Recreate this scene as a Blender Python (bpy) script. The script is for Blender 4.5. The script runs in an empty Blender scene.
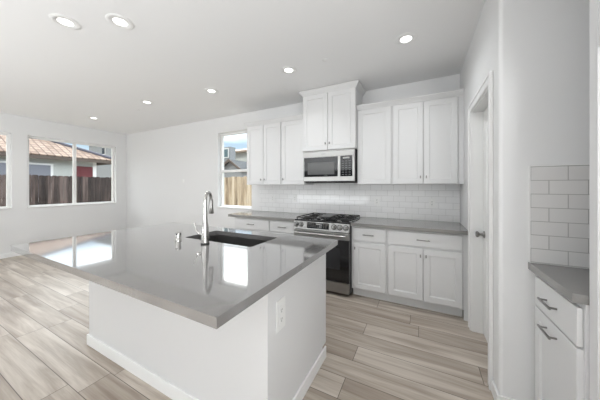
import bpy, bmesh, math, random
from math import radians as R, pi, sin, cos, sqrt
from mathutils import Vector, Matrix
random.seed(7)
S = bpy.context.scene
COL = S.collection

# ------------------------------------------------------------ camera, world, sun, exposure
cam_d = bpy.data.cameras.new('camera')
cam_d.sensor_width = 36; cam_d.lens = 36 * 235.5 / 600
cam_d.shift_y = -13.5 / 600
cam_d.clip_start = .02; cam_d.clip_end = 400
cam = bpy.data.objects.new('camera', cam_d); COL.objects.link(cam)
cam.location = (0, 0, 1.357); cam.rotation_euler = (pi / 2, 0, R(27.2))
S.camera = cam
S.view_settings.view_transform = 'Standard'; S.view_settings.look = 'None'
S.view_settings.gamma = 1; S.view_settings.use_curve_mapping = False
S.view_settings.exposure = 0.10
LAMP_W = 3.2         # each recessed light
SKY = 1.0

w = bpy.data.worlds.new('sky'); S.world = w; w.use_nodes = True
nt = w.node_tree; nt.nodes.clear()
def wn(t): return nt.nodes.new(t)
tc = wn('ShaderNodeTexCoord'); sep = wn('ShaderNodeSeparateXYZ'); nt.links.new(tc.outputs['Generated'], sep.inputs[0])
ramp = wn('ShaderNodeValToRGB'); nt.links.new(sep.outputs['Z'], ramp.inputs[0])
e = ramp.color_ramp; e.elements[0].position = 0.0; e.elements[0].color = (.80, .86, .92, 1)
e.elements[1].position = .9; e.elements[1].color = (.16, .32, .72, 1)
x = e.elements.new(.14); x.color = (.62, .80, .98, 1)
x = e.elements.new(.45); x.color = (.34, .56, .95, 1)
noi = wn('ShaderNodeTexNoise'); noi.inputs['Scale'].default_value = 2.6; noi.inputs['Detail'].default_value = 6
mp = wn('ShaderNodeMapping'); mp.inputs['Scale'].default_value = (1, 1, 2.2)
nt.links.new(tc.outputs['Generated'], mp.inputs[0]); nt.links.new(mp.outputs[0], noi.inputs['Vector'])
cr = wn('ShaderNodeValToRGB'); nt.links.new(noi.outputs[0], cr.inputs[0])
cr.color_ramp.elements[0].position = .40; cr.color_ramp.elements[1].position = .56
# cloud cover only above the lowest sky
el = wn('ShaderNodeMapRange'); el.inputs['From Min'].default_value = .17; el.inputs['From Max'].default_value = .34
nt.links.new(sep.outputs['Z'], el.inputs['Value'])
mu = wn('ShaderNodeMath'); mu.operation = 'MULTIPLY'
nt.links.new(cr.outputs[0], mu.inputs[0]); nt.links.new(el.outputs[0], mu.inputs[1])
mix = wn('ShaderNodeMix'); mix.data_type = 'RGBA'
nt.links.new(mu.outputs[0], mix.inputs[0]); nt.links.new(ramp.outputs[0], mix.inputs[6]); mix.inputs[7].default_value = (7.4, 7.5, 7.7, 1)
bk = wn('ShaderNodeMapRange'); bk.inputs['From Min'].default_value = .15; bk.inputs['From Max'].default_value = -.9
bk.inputs['To Min'].default_value = 1; bk.inputs['To Max'].default_value = .2; nt.links.new(sep.outputs['Y'], bk.inputs['Value'])
vm = wn('ShaderNodeVectorMath'); vm.operation = 'SCALE'; nt.links.new(mix.outputs[2], vm.inputs[0]); nt.links.new(bk.outputs[0], vm.inputs['Scale'])
bg = wn('ShaderNodeBackground'); bg.inputs['Strength'].default_value = SKY
nt.links.new(vm.outputs[0], bg.inputs['Color'])
wo = wn('ShaderNodeOutputWorld'); nt.links.new(bg.outputs[0], wo.inputs[0])

sun_d = bpy.data.lights.new('sun', 'SUN'); sun_d.energy = 1.7; sun_d.angle = R(.6); sun_d.color = (1, .95, .87)
sun = bpy.data.objects.new('sun', sun_d); COL.objects.link(sun)
sun.rotation_euler = Vector((.16, .90, -.95)).to_track_quat('-Z', 'Y').to_euler()

# window portals help the sampler find the sky
def portal(name, loc, rot, sx, sy):
    d = bpy.data.lights.new(name, 'AREA'); d.shape = 'RECTANGLE'; d.size = sx; d.size_y = sy
    d.cycles.is_portal = True
    o = bpy.data.objects.new(name, d); COL.objects.link(o); o.location = loc; o.rotation_euler = rot
portal('portal', (-7.16, 2.47, 1.655), (0, R(-90), 0), 1.45, 1.54)
portal('portal', (-7.16, .72, 1.655), (0, R(-90), 0), 1.45, 1.54)
portal('portal', (-3.23, 3.64, 1.685), (R(-90), 0, 0), .86, 1.5)
portal('portal', (-3.6, -3.36, 1.05), (R(90), 0, 0), 3.6, 2.1)

# added fill lamp inside the room by the rear opening, aimed at the ceiling
dl_d = bpy.data.lights.new('added_rear_fill', 'AREA'); dl_d.shape = 'RECTANGLE'; dl_d.size = 3.4; dl_d.size_y = 1.2
dl_d.energy = 180; dl_d.color = (.92, .965, 1)
dl_o = bpy.data.objects.new('added_rear_fill', dl_d); COL.objects.link(dl_o); dl_o.location = (-3.6, -2.6, .8); dl_o.rotation_euler = (R(90 + 84), 0, 0)

# added fill lamp inside the room by the right-hand wall, tilted upward
el_d = bpy.data.lights.new('added_side_fill', 'AREA'); el_d.shape = 'RECTANGLE'; el_d.size = 1.7; el_d.size_y = .7
el_d.energy = 72; el_d.color = (.98, .99, 1)
el_o = bpy.data.objects.new('added_side_fill', el_d); COL.objects.link(el_o); el_o.location = (1.06, -1.0, 1.25); el_o.rotation_euler = (R(90 + 38), 0, R(90))

# ------------------------------------------------------------ materials
def mat(name, col, rough=.5, metal=0, spec=None, coat=0, coat_rough=.05, bump=None, bscale=40, bstr=.1, emit=None, estr=0, var=None, vscale=3, alpha=1):
    m = bpy.data.materials.new(name); m.use_nodes = True
    n = m.node_tree.nodes; l = m.node_tree.links; b = n['Principled BSDF']
    b.inputs['Base Color'].default_value = (*col, 1); b.inputs['Roughness'].default_value = rough
    b.inputs['Metallic'].default_value = metal
    if spec is not None: b.inputs['IOR'].default_value = spec
    b.inputs['Coat Weight'].default_value = coat; b.inputs['Coat Roughness'].default_value = coat_rough
    t = n.new('ShaderNodeTexCoord')
    if var:
        q = n.new('ShaderNodeTexNoise'); q.inputs['Scale'].default_value = vscale; q.inputs['Detail'].default_value = 4
        l.new(t.outputs['Object'], q.inputs['Vector'])
        c = n.new('ShaderNodeValToRGB'); l.new(q.outputs[0], c.inputs[0])
        c.color_ramp.elements[0].position = .35; c.color_ramp.elements[1].position = .65
        c.color_ramp.elements[0].color = (*[v * (1 - var) for v in col], 1); c.color_ramp.elements[1].color = (*[min(1, v * (1 + var)) for v in col], 1)
        l.new(c.outputs[0], b.inputs['Base Color'])
    if bump:
        q = n.new('ShaderNodeTexNoise'); q.inputs['Scale'].default_value = bscale; q.inputs['Detail'].default_value = 3
        l.new(t.outputs['Object'], q.inputs['Vector'])
        bp = n.new('ShaderNodeBump'); bp.inputs['Strength'].default_value = bstr if bump else .01; bp.inputs['Distance'].default_value = .001
        l.new(q.outputs[0], bp.inputs['Height']); l.new(bp.outputs[0], b.inputs['Normal'])
    if emit: b.inputs['Emission Color'].default_value = (*emit, 1); b.inputs['Emission Strength'].default_value = estr
    return m

M = {}
M['wall'] = mat('wall_paint', (.78, .78, .78), .65, bump=1, bscale=160, bstr=.12)
M['ceil'] = mat('ceiling_paint', (.86, .86, .86), .8, bump=1, bscale=120, bstr=.12)
M['trim'] = mat('trim_paint', (.84, .84, .83), .35)
M['cab'] = mat('cabinet_paint', (.71, .71, .71), .4)
M['counter'] = mat('grey_quartz', (.175, .17, .167), .08, spec=2.6, coat=1, coat_rough=.05, var=.04, vscale=350)
M['counter2'] = mat('wall_counter_quartz', (.22, .215, .205), .12, spec=2.0, var=.04, vscale=350)
M['steel'] = mat('stainless_steel', (.42, .415, .405), .33, metal=1)
M['steel2'] = mat('brushed_steel', (.34, .335, .33), .34, metal=1)
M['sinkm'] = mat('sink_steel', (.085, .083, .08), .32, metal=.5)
M['nickel'] = mat('satin_nickel', (.30, .295, .285), .28, metal=1)
M['faucet'] = mat('faucet_nickel', (.50, .49, .47), .25, metal=1)
M['black'] = mat('black_enamel', (.012, .012, .013), .3)
M['bglass'] = mat('black_glass', (.008, .008, .009), .05, coat=.5)
M['iron'] = mat('cast_iron', (.02, .02, .02), .55, bump=1, bscale=300, bstr=.3)
M['dglass'] = mat('oven_window', (.028, .028, .03), .06)
M['mwin'] = mat('microwave_window', (.11, .11, .11), .12)
M['vinyl'] = mat('white_vinyl', (.83, .83, .82), .35)
M['plast'] = mat('white_plastic', (.80, .80, .79), .3)
M['slot'] = mat('dark_slot', (.03, .03, .03), .6)
M['dark'] = mat('dark_rubber', (.03, .03, .03), .6)
M['lens'] = mat('lamp_lens', (.9, .9, .9), .4, emit=(1, .97, .93), estr=4)
M['stucco'] = mat('pale_stucco', (.50, .52, .50), .9, bump=1, bscale=60, bstr=.5, var=.04)
M['greyst'] = mat('grey_stucco', (.25, .265, .28), .9, bump=1, bscale=60, bstr=.5)
M['fascia'] = mat('brown_fascia', (.10, .075, .06), .7)
M['red'] = mat('red_paint', (.13, .014, .02), .6)
M['lilac'] = mat('blind_glass', (.22, .23, .27), .25)
M['ground'] = mat('dirt_ground', (.30, .26, .21), .95, bump=1, bscale=8, bstr=1, var=.15)
M['icon'] = mat('display_text', (.5, .5, .5), .5)
M['conc'] = mat('patio_concrete', (.5, .48, .45), .9, var=.05)

def glass_mat():
    m = bpy.data.materials.new('window_glass'); m.use_nodes = True
    n = m.node_tree.nodes; l = m.node_tree.links; n.clear()
    o = n.new('ShaderNodeOutputMaterial'); mx = n.new('ShaderNodeMixShader'); t = n.new('ShaderNodeBsdfTransparent'); g = n.new('ShaderNodeBsdfGlossy')
    g.inputs['Roughness'].default_value = .01; t.inputs[0].default_value = (.96, .98, .97, 1)
    f = n.new('ShaderNodeFresnel'); f.inputs[0].default_value = 1.45
    # a thin pane: reflect once, on the outer face the ray enters by
    ge = n.new('ShaderNodeNewGeometry'); sb = n.new('ShaderNodeMath'); sb.operation = 'SUBTRACT'; sb.inputs[0].default_value = 1; l.new(ge.outputs['Backfacing'], sb.inputs[1])
    ml = n.new('ShaderNodeMath'); ml.operation = 'MULTIPLY'; l.new(f.outputs[0], ml.inputs[0]); l.new(sb.outputs[0], ml.inputs[1])
    l.new(ml.outputs[0], mx.inputs[0]); l.new(t.outputs[0], mx.inputs[1]); l.new(g.outputs[0], mx.inputs[2]); l.new(mx.outputs[0], o.inputs[0])
    return m
M['glass'] = glass_mat()

def brick_mat(name, c1, c2, mortar, bw, bh, ms, axes, rough, offset=(0, 0), bump=.4, offs=.5, var=0):
    m = bpy.data.materials.new(name); m.use_nodes = True
    n = m.node_tree.nodes; l = m.node_tree.links; b = n['Principled BSDF']
    g = n.new('ShaderNodeTexCoord'); s = n.new('ShaderNodeSeparateXYZ'); c = n.new('ShaderNodeCombineXYZ')
    l.new(g.outputs['Object'], s.inputs[0]); l.new(s.outputs[axes[0]], c.inputs[0]); l.new(s.outputs[axes[1]], c.inputs[1])
    mp = n.new('ShaderNodeMapping'); mp.inputs['Location'].default_value = (*offset, 0); l.new(c.outputs[0], mp.inputs[0])
    k = n.new('ShaderNodeTexBrick'); l.new(mp.outputs[0], k.inputs['Vector'])
    k.inputs['Color1'].default_value = (*c1, 1); k.inputs['Color2'].default_value = (*c2, 1); k.inputs['Mortar'].default_value = (*mortar, 1)
    k.inputs['Scale'].default_value = 1; k.inputs['Brick Width'].default_value = bw; k.inputs['Row Height'].default_value = bh
    k.inputs['Mortar Size'].default_value = ms; k.inputs['Mortar Smooth'].default_value = .3; k.offset = offs
    k.inputs['Bias'].default_value = 0
    l.new(k.outputs['Color'], b.inputs['Base Color']); b.inputs['Roughness'].default_value = rough
    iv = n.new('ShaderNodeMath'); iv.operation = 'SUBTRACT'; iv.inputs[0].default_value = 1; l.new(k.outputs['Fac'], iv.inputs[1])
    bp = n.new('ShaderNodeBump'); bp.inputs['Strength'].default_value = bump; bp.inputs['Distance'].default_value = .003
    l.new(iv.outputs[0], bp.inputs['Height']); l.new(bp.outputs[0], b.inputs['Normal'])
    return m
# subway tile: a dark joint beside pale glazed tile
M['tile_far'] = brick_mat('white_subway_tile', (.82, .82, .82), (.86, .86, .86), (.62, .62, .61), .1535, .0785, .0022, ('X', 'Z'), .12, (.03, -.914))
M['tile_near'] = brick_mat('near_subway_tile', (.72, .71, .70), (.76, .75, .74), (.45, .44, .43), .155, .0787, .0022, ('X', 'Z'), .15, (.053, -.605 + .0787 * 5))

def floor_mat():
    m = bpy.data.materials.new('oak_plank'); m.use_nodes = True
    n = m.node_tree.nodes; l = m.node_tree.links; b = n['Principled BSDF']
    PW, PL = .185, 1.22
    g = n.new('ShaderNodeTexCoord'); s = n.new('ShaderNodeSeparateXYZ'); l.new(g.outputs['Object'], s.inputs[0])
    def mth(op, a, bv=None, c=None):
        q = n.new('ShaderNodeMath'); q.operation = op
        for i, v in enumerate((a, bv, c)):
            if v is None: continue
            if isinstance(v, (int, float)): q.inputs[i].default_value = v
            else: l.new(v, q.inputs[i])
        return q.outputs[0]
    ys = mth('DIVIDE', mth('SUBTRACT', s.outputs['Y'], .895 - PW * 20), PW)
    row = mth('FLOOR', ys); fy = mth('FRACT', ys)
    wn_ = n.new('ShaderNodeTexWhiteNoise'); wn_.noise_dimensions = '1D'; l.new(row, wn_.inputs['W'])
    xs = mth('ADD', mth('DIVIDE', mth('ADD', s.outputs['X'], 30), PL), mth('MULTIPLY', wn_.outputs['Value'], 7.3))
    colm = mth('FLOOR', xs); fx = mth('FRACT', xs)
    idv = n.new('ShaderNodeCombineXYZ'); l.new(row, idv.inputs[0]); l.new(colm, idv.inputs[1])
    w2 = n.new('ShaderNodeTexWhiteNoise'); w2.noise_dimensions = '2D'; l.new(idv.outputs[0], w2.inputs['Vector'])
    # grain stretched along the plank, shifted per plank
    cv = n.new('ShaderNodeCombineXYZ')
    l.new(mth('ADD', mth('MULTIPLY', s.outputs['X'], .55), mth('MULTIPLY', w2.outputs['Value'], 41)), cv.inputs[0])
    l.new(mth('ADD', mth('MULTIPLY', s.outputs['Y'], 7.0), mth('MULTIPLY', w2.outputs['Value'], 17)), cv.inputs[1])
    n1 = n.new('ShaderNodeTexNoise'); n1.inputs['Scale'].default_value = 2.0; n1.inputs['Detail'].default_value = 5; n1.inputs['Distortion'].default_value = .6; l.new(cv.outputs[0], n1.inputs['Vector'])
    cv2 = n.new('ShaderNodeCombineXYZ'); l.new(mth('MULTIPLY', s.outputs['X'], 3.0), cv2.inputs[0]); l.new(mth('ADD', mth('MULTIPLY', s.outputs['Y'], 90), mth('MULTIPLY', w2.outputs['Value'], 9)), cv2.inputs[1])
    n2 = n.new('ShaderNodeTexNoise'); n2.inputs['Scale'].default_value = 1.5; n2.inputs['Detail'].default_value = 3; l.new(cv2.outputs[0], n2.inputs['Vector'])
    f = mth('ADD', mth('MULTIPLY', n1.outputs[0], 1.0), mth('ADD', mth('MULTIPLY', mth('SUBTRACT', w2.outputs['Value'], .5), .17), mth('MULTIPLY', mth('SUBTRACT', n2.outputs[0], .5), .22)))
    r = n.new('ShaderNodeValToRGB'); l.new(f, r.inputs[0])
    e = r.color_ramp; e.elements[0].position = .25; e.elements[0].color = (.27, .215, .170, 1)
    e.elements[1].position = .80; e.elements[1].color = (.66, .60, .53, 1)
    a = e.elements.new(.48); a.color = (.41, .350, .292, 1)
    a = e.elements.new(.62); a.color = (.53, .47, .405, 1)
    # joints
    dy = mth('MULTIPLY', mth('MINIMUM', fy, mth('SUBTRACT', 1, fy)), PW)
    dx = mth('MULTIPLY', mth('MINIMUM', fx, mth('SUBTRACT', 1, fx)), PL)
    d = mth('MINIMUM', dx, dy)
    j = n.new('ShaderNodeMapRange'); j.inputs['From Min'].default_value = .0008; j.inputs['From Max'].default_value = .0028; l.new(d, j.inputs['Value'])
    mx = n.new('ShaderNodeMix'); mx.data_type = 'RGBA'; l.new(j.outputs[0], mx.inputs[0]); mx.inputs[6].default_value = (.07, .055, .045, 1); l.new(r.outputs[0], mx.inputs[7])
    l.new(mx.outputs[2], b.inputs['Base Color']); b.inputs['Roughness'].default_value = .38
    bp = n.new('ShaderNodeBump'); bp.inputs['Strength'].default_value = .3; bp.inputs['Distance'].default_value = .001
    l.new(mth('ADD', j.outputs[0], mth('MULTIPLY', n2.outputs[0], .4)), bp.inputs['Height']); l.new(bp.outputs[0], b.inputs['Normal'])
    return m
M['floor'] = floor_mat()

def board_mat(name, ca, cb, cc, axis, bw=.14):
    m = bpy.data.materials.new(name); m.use_nodes = True
    n = m.node_tree.nodes; l = m.node_tree.links; b = n['Principled BSDF']; b.inputs['Roughness'].default_value = .85
    g = n.new('ShaderNodeTexCoord'); s = n.new('ShaderNodeSeparateXYZ'); l.new(g.outputs['Object'], s.inputs[0])
    dv = n.new('ShaderNodeMath'); dv.operation = 'DIVIDE'; dv.inputs[1].default_value = bw; l.new(s.outputs[axis], dv.inputs[0])
    fl = n.new('ShaderNodeMath'); fl.operation = 'FLOOR'; l.new(dv.outputs[0], fl.inputs[0])
    wv = n.new('ShaderNodeTexWhiteNoise'); wv.noise_dimensions = '1D'; l.new(fl.outputs[0], wv.inputs['W'])
    mp = n.new('ShaderNodeMapping'); mp.inputs['Scale'].default_value = (14, 14, 1.6); l.new(g.outputs['Object'], mp.inputs[0])
    q = n.new('ShaderNodeTexNoise'); q.inputs['Scale'].default_value = 1; q.inputs['Detail'].default_value = 4; l.new(mp.outputs[0], q.inputs['Vector'])
    ad = n.new('ShaderNodeMath'); ad.operation = 'MULTIPLY_ADD'; ad.inputs[1].default_value = .45; l.new(wv.outputs['Value'], ad.inputs[0]); 
    sb = n.new('ShaderNodeMath'); sb.operation = 'SUBTRACT'; sb.inputs[1].default_value = .2; l.new(q.outputs[0], sb.inputs[0]); l.new(sb.outputs[0], ad.inputs[2])
    r = n.new('ShaderNodeValToRGB'); l.new(ad.outputs[0], r.inputs[0]); e = r.color_ramp
    e.elements[0].position = .2; e.elements[0].color = (*ca, 1); e.elements[1].position = .8; e.elements[1].color = (*cc, 1); a = e.elements.new(.5); a.color = (*cb, 1)
    l.new(r.outputs[0], b.inputs['Base Color'])
    return m
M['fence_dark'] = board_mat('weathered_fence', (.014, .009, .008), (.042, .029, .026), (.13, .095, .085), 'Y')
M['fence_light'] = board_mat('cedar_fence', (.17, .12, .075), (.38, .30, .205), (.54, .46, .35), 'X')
M['rooftile'] = brick_mat('clay_roof_tile', (.20, .135, .10), (.33, .25, .20), (.09, .055, .04), .21, .26, .022, ('Y', 'X'), .8, (0, 0), 1, 0)
M['rooftan'] = brick_mat('tan_roof_tile', (.50, .40, .33), (.60, .50, .42), (.35, .27, .22), .30, .30, .02, ('X', 'Y'), .8)

# ------------------------------------------------------------ mesh helpers
class MB:
    """collects shapes; build() links them as one mesh object"""
    def __init__(s): s.bm = bmesh.new()
    def box(s, a, b, bev=0, seg=1):
        t = bmesh.new()
        lo = [min(p, q) for p, q in zip(a, b)]; hi = [max(p, q) for p, q in zip(a, b)]
        bmesh.ops.create_cube(t, size=1)
        for v in t.verts:
            v.co = Vector([lo[i] + (v.co[i] + .5) * (hi[i] - lo[i]) for i in range(3)])
        if bev: bmesh.ops.bevel(t, geom=t.edges[:], offset=bev, segments=seg, profile=.6, affect='EDGES')
        return s._add(t)
    def _add(s, t, mtx=None):
        if mtx is not None: t.transform(mtx)
        me = bpy.data.meshes.new('tmp'); t.to_mesh(me); t.free(); s.bm.from_mesh(me); bpy.data.meshes.remove(me); return s
    def cyl(s, p, q, r, r2=None, n=20, bev=0):
        p = Vector(p); q = Vector(q); d = q - p
        t = bmesh.new(); bmesh.ops.create_cone(t, cap_ends=True, segments=n, radius1=r, radius2=r if r2 is None else r2, depth=d.length)
        if bev:
            es = [e for e in t.edges if all(len(f.verts) != n or n == 4 for f in e.link_faces) is False]
            bmesh.ops.bevel(t, geom=es, offset=bev, segments=2, profile=.6, affect='EDGES')
        return s._add(t, Matrix.Translation((p + q) / 2) @ d.to_track_quat('Z', 'Y').to_matrix().to_4x4())
    def tube(s, pts, r, n=10, cap=True):
        pts = [Vector(p) for p in pts]; rs = r if isinstance(r, (list, tuple)) else [r] * len(pts)
        rings = []; up = None
        for i, p in enumerate(pts):
            d = (pts[min(i + 1, len(pts) - 1)] - pts[max(i - 1, 0)]).normalized()
            if up is None: up = d.orthogonal().normalized()
            up = (up - d * up.dot(d)).normalized(); sd = d.cross(up)
            rings.append([s.bm.verts.new(p + (up * cos(2 * pi * k / n) + sd * sin(2 * pi * k / n)) * rs[i]) for k in range(n)])
        for a, b in zip(rings, rings[1:]):
            for k in range(n): s.bm.faces.new((a[k], a[(k + 1) % n], b[(k + 1) % n], b[k]))
        if cap: s.bm.faces.new(rings[0][::-1]); s.bm.faces.new(rings[-1])
        return s
    def lathe(s, prof, c=(0, 0, 0), n=32, axis='Z'):
        rings = []
        for r, z in prof:
            ring = []
            for k in range(n):
                a = 2 * pi * k / n
                v = Vector((r * cos(a), r * sin(a), z))
                if axis == 'Y': v = Vector((v.x, -v.z, v.y))
                if axis == 'X': v = Vector((v.z, v.x, v.y))
                ring.append(s.bm.verts.new(v + Vector(c)))
            rings.append(ring)
        for a, b in zip(rings, rings[1:]):
            for k in range(n): s.bm.faces.new((a[k], a[(k + 1) % n], b[(k + 1) % n], b[k]))
        s.bm.faces.new(rings[0][::-1]); s.bm.faces.new(rings[-1])
        return s
    def prism(s, poly, a, b, axis='Z'):
        """polygon of 2D points extruded a..b along axis; 2D are the other axes in XYZ order"""
        def pt(u, v, h):
            return {'Z': (u, v, h), 'Y': (u, h, v), 'X': (h, u, v)}[axis]
        lo = [s.bm.verts.new(pt(u, v, a)) for u, v in poly]; hi = [s.bm.verts.new(pt(u, v, b)) for u, v in poly]
        n = len(poly)
        s.bm.faces.new(lo[::-1]); s.bm.faces.new(hi)
        for k in range(n): s.bm.faces.new((lo[k], lo[(k + 1) % n], hi[(k + 1) % n], hi[k]))
        return s
    def shaker(s, x0, x1, z0, z1, yf, t=.02, fr=.057, rec=.009, slope=.006):
        """shaker door: front at y=yf facing -Y, thickness t; recessed panel with sloped inner edge"""
        b = s.bm
        def ring(i, y): return [b.verts.new(v) for v in ((x0 + i, y, z0 + i), (x1 - i, y, z0 + i), (x1 - i, y, z1 - i), (x0 + i, y, z1 - i))]
        e = .0025
        rs = [ring(0, yf + t), ring(0, yf + e), ring(e, yf), ring(fr, yf), ring(fr + .002, yf + rec * .45), ring(fr + slope, yf + rec * .5), ring(fr + slope + .003, yf + rec)]
        b.faces.new(rs[0][::-1])
        for p, q in zip(rs, rs[1:]):
            for k in range(4): b.faces.new((p[k], p[(k + 1) % 4], q[(k + 1) % 4], q[k]))
        b.faces.new(rs[-1])
        return s
    def build(s, name, m, parent=None, loc=None, smooth=False, auto=None):
        bmesh.ops.recalc_face_normals(s.bm, faces=s.bm.faces[:])
        me = bpy.data.meshes.new(name); s.bm.to_mesh(me); s.bm.free()
        me.materials.append(m)
        if smooth:
            for p in me.polygons: p.use_smooth = True
            me.set_sharp_from_angle(angle=R(auto or 40))
        o = bpy.data.objects.new(name, me); COL.objects.link(o)
        if parent: o.parent = parent
        if loc: o.location = loc
        return o

def tag(o, label, cat, group=None, kind=None):
    o['label'] = label; o['category'] = cat
    if group: o['group'] = group
    if kind: o['kind'] = kind
    return o
def thing(name, label, cat, loc=(0, 0, 0), rz=0, group=None):
    o = bpy.data.objects.new(name, None); COL.objects.link(o); o.location = loc; o.rotation_euler = (0, 0, rz); o.empty_display_size = .1
    return tag(o, label, cat, group)
def struct(o, label=None):
    o['kind'] = 'structure'
    if label: o['label'] = label
    return o
def copy_tree(o, parent=None):
    c = o.copy(); COL.objects.link(c); c.parent = parent
    for ch in list(o.children): copy_tree(ch, c)
    return c

# ------------------------------------------------------------ the room
XL, XR, YB, YN, YF, CH = -7.01, .425, 3.48, 1.841, -3.2, 2.743
XE = 1.30
T = .15
struct(MB().box((XL - T, YF - T, -.1), (XE + T, YB + T, 0)).build('floor', M['floor']), 'grey-brown wood plank floor')
struct(MB().box((XL - T, YF - T, CH), (XE + T, YB + T, CH + .12)).build('ceiling', M['ceil']), 'flat white ceiling')

def wall_holes(mb, axis, c0, c1, u0, u1, holes):
    """wall slab between c0..c1 on axis, spanning u0..u1, with (ua,ub,za,zb) holes"""
    def bx(ua, ub, za, zb):
        if ub - ua < 1e-4 or zb - za < 1e-4: return
        if axis == 'X': mb.box((c0, ua, za), (c1, ub, zb))
        else: mb.box((ua, c0, za), (ub, c1, zb))
    u = u0
    for ua, ub, za, zb in sorted(holes):
        bx(u, ua, 0, CH); bx(ua, ub, 0, za); bx(ua, ub, zb, CH); u = ub
    bx(u, u1, 0, CH)
    return mb
W2 = (1.70, 3.24, .93, 2.385); W1 = (-.05, 1.495, .93, 2.385); W3 = (-3.66, -2.80, .935, 2.435)
SL = (-5.4, -1.8, 0, 2.1)
struct(wall_holes(MB(), 'X', XL - T, XL, YF, YB, [W1, W2]).build('wall_left', M['wall']), 'white wall with the two wide windows')
struct(wall_holes(MB(), 'Y', YB, YB + T, XL - T, XR + .12, [W3]).build('wall_back', M['wall']), 'white wall behind the kitchen cabinets')
struct(wall_holes(MB(), 'Y', YF - T, YF, XL - T, XE + T, [SL]).build('wall_front', M['wall']))
struct(wall_holes(MB(), 'X', XE, XE + T, YF, YN, [(-1.9, -.1, .85, 2.2)]).build('wall_east', M['wall']))
we = bpy.data.objects.new('added_window', None); COL.objects.link(we); struct(we)  # unseen window, added as an opening to go with the side fill lamp
MB().box((XE + .08, -1.9, .85), (XE + .14, -.1, .90)).box((XE + .08, -1.9, 2.15), (XE + .14, -.1, 2.2)).box((XE + .08, -1.9, .9), (XE + .14, -1.85, 2.15)).box((XE + .08, -.15, .9), (XE + .14, -.1, 2.15)).box((XE + .08, -1.03, .9), (XE + .14, -.97, 2.15)).build('window_frame', M['vinyl'], we)
MB().box((XE + .11, -1.85, .9), (XE + .114, -1.03, 2.15)).box((XE + .11, -.97, .9), (XE + .114, -.15, 2.15)).build('window_glass', M['glass'], we)
# pantry wall: door opening, then the rounded outside corner and the grey-lit return wall
DN, DF, DH = 2.035, 2.712, 2.062
struct(MB().box((XR, DN, DH), (XR + .12, DF, CH)).box((XR, DF, 0), (XR + .12, YB, CH)).build('wall_right', M['wall']), 'white wall with the pantry door')
rb = .022
poly = [(XR + .12, DN), (XR, DN)] + [(XR + rb - rb * cos(a), YN + rb - rb * sin(a)) for a in [pi / 2 * k / 8 for k in range(9)]] + [(XE + T, YN), (XE + T, YN + .12), (XR + .12, YN + .12)]
struct(MB().prism(poly, 0, CH).build('wall_near', M['wall'], smooth=True, auto=35), 'white wall return with a rounded outside corner')

wm = bpy.data.objects['wall_near'].modifiers.new('normals', 'WEIGHTED_NORMAL'); wm.weight = 100; wm.keep_sharp = True
# baseboards
BBH = .085
def bb(name, a, b, label=None):
    return struct(MB().box(a, b, .004, 2).build(name, M['trim']), label)
bb('baseboard_left', (XL, YF, 0), (XL + .013, YB, BBH))
bb('baseboard_back', (XL + .013, YB - .013, 0), (-2.665, YB, BBH))
bb('baseboard_right', (XR - .013, YN - .013, 0), (XR, DN - .07, BBH))
bb('baseboard_near', (XR, YN - .013, 0), (.60, YN, BBH))

# windows
def window(name, wall, u0, u1, z0, z1, kind, label):
    """built in local coords: x across, y outward, z up; then turned to its wall"""
    root = bpy.data.objects.new(name, None); COL.objects.link(root); struct(root, label)
    wd = u1 - u0; h = z1 - z0
    if wall == 'X': root.location = (XL, u0, z0); root.rotation_euler = (0, 0, R(90))
    else: root.location = (u0, YB, z0)
    y0, y1 = .075, .135
    f = .042
    fr = MB()
    fr.box((0, y0, 0), (wd, y1, f), .003).box((0, y0, h - f), (wd, y1, h), .003).box((0, y0, f), (f, y1, h - f), .003).box((wd - f, y0, f), (wd, y1, h - f), .003)
    if kind == 'slider':
        m0 = wd * .49
        fr.box((m0 - .028, y0 + .005, f), (m0 + .028, y1 - .005, h - f), .003)
    else:
        m0 = h * .490
        fr.box((f, y0 + .005, m0 - .024), (wd - f, y1 - .005, m0 + .024), .003)
    fr.build('window_frame', M['vinyl'], root)
    g = MB(); yy = y0 + .03
    if kind == 'slider':
        g.box((f, yy, f), (m0 - .028, yy + .004, h - f)); g.box((m0 + .028, yy, f), (wd - f, yy + .004, h - f))
    else:
        g.box((f, yy, f), (wd - f, yy + .004, m0 - .024)); g.box((f, yy, m0 + .024), (wd - f, yy + .004, h - f))
    g.build('window_glass', M['glass'], root)
    MB().box((.001, -.022, 0.0005), (wd - .001, y0, .018), .004, 2).build('window_sill', M['trim'], root)
    if kind == 'slider':
        MB().box((m0 - .010, y0 - .006, h * .45), (m0 + .010, y0 + .006, h * .45 + .07), .003).build('window_latch', M['plast'], root)
    else:
        MB().box((wd / 2 - .03, y0 - .006, m0 - .006), (wd / 2 + .03, y0 + .006, m0 + .012), .003).build('window_latch', M['plast'], root)
    return root
# (local x of a 90-degree turned window runs along +Y and local y points to -X, outward)
window('window_1', 'X', W1[0], W1[1], W1[2], W1[3], 'slider', 'window cut by the left edge of the photo')
window('window_2', 'X', W2[0], W2[1], W2[2], W2[3], 'slider', 'wide two-pane window onto the dark fence')
window('window_3', 'Y', W3[0], W3[1], W3[2], W3[3], 'hung', 'narrow window left of the wall cabinets')
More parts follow.
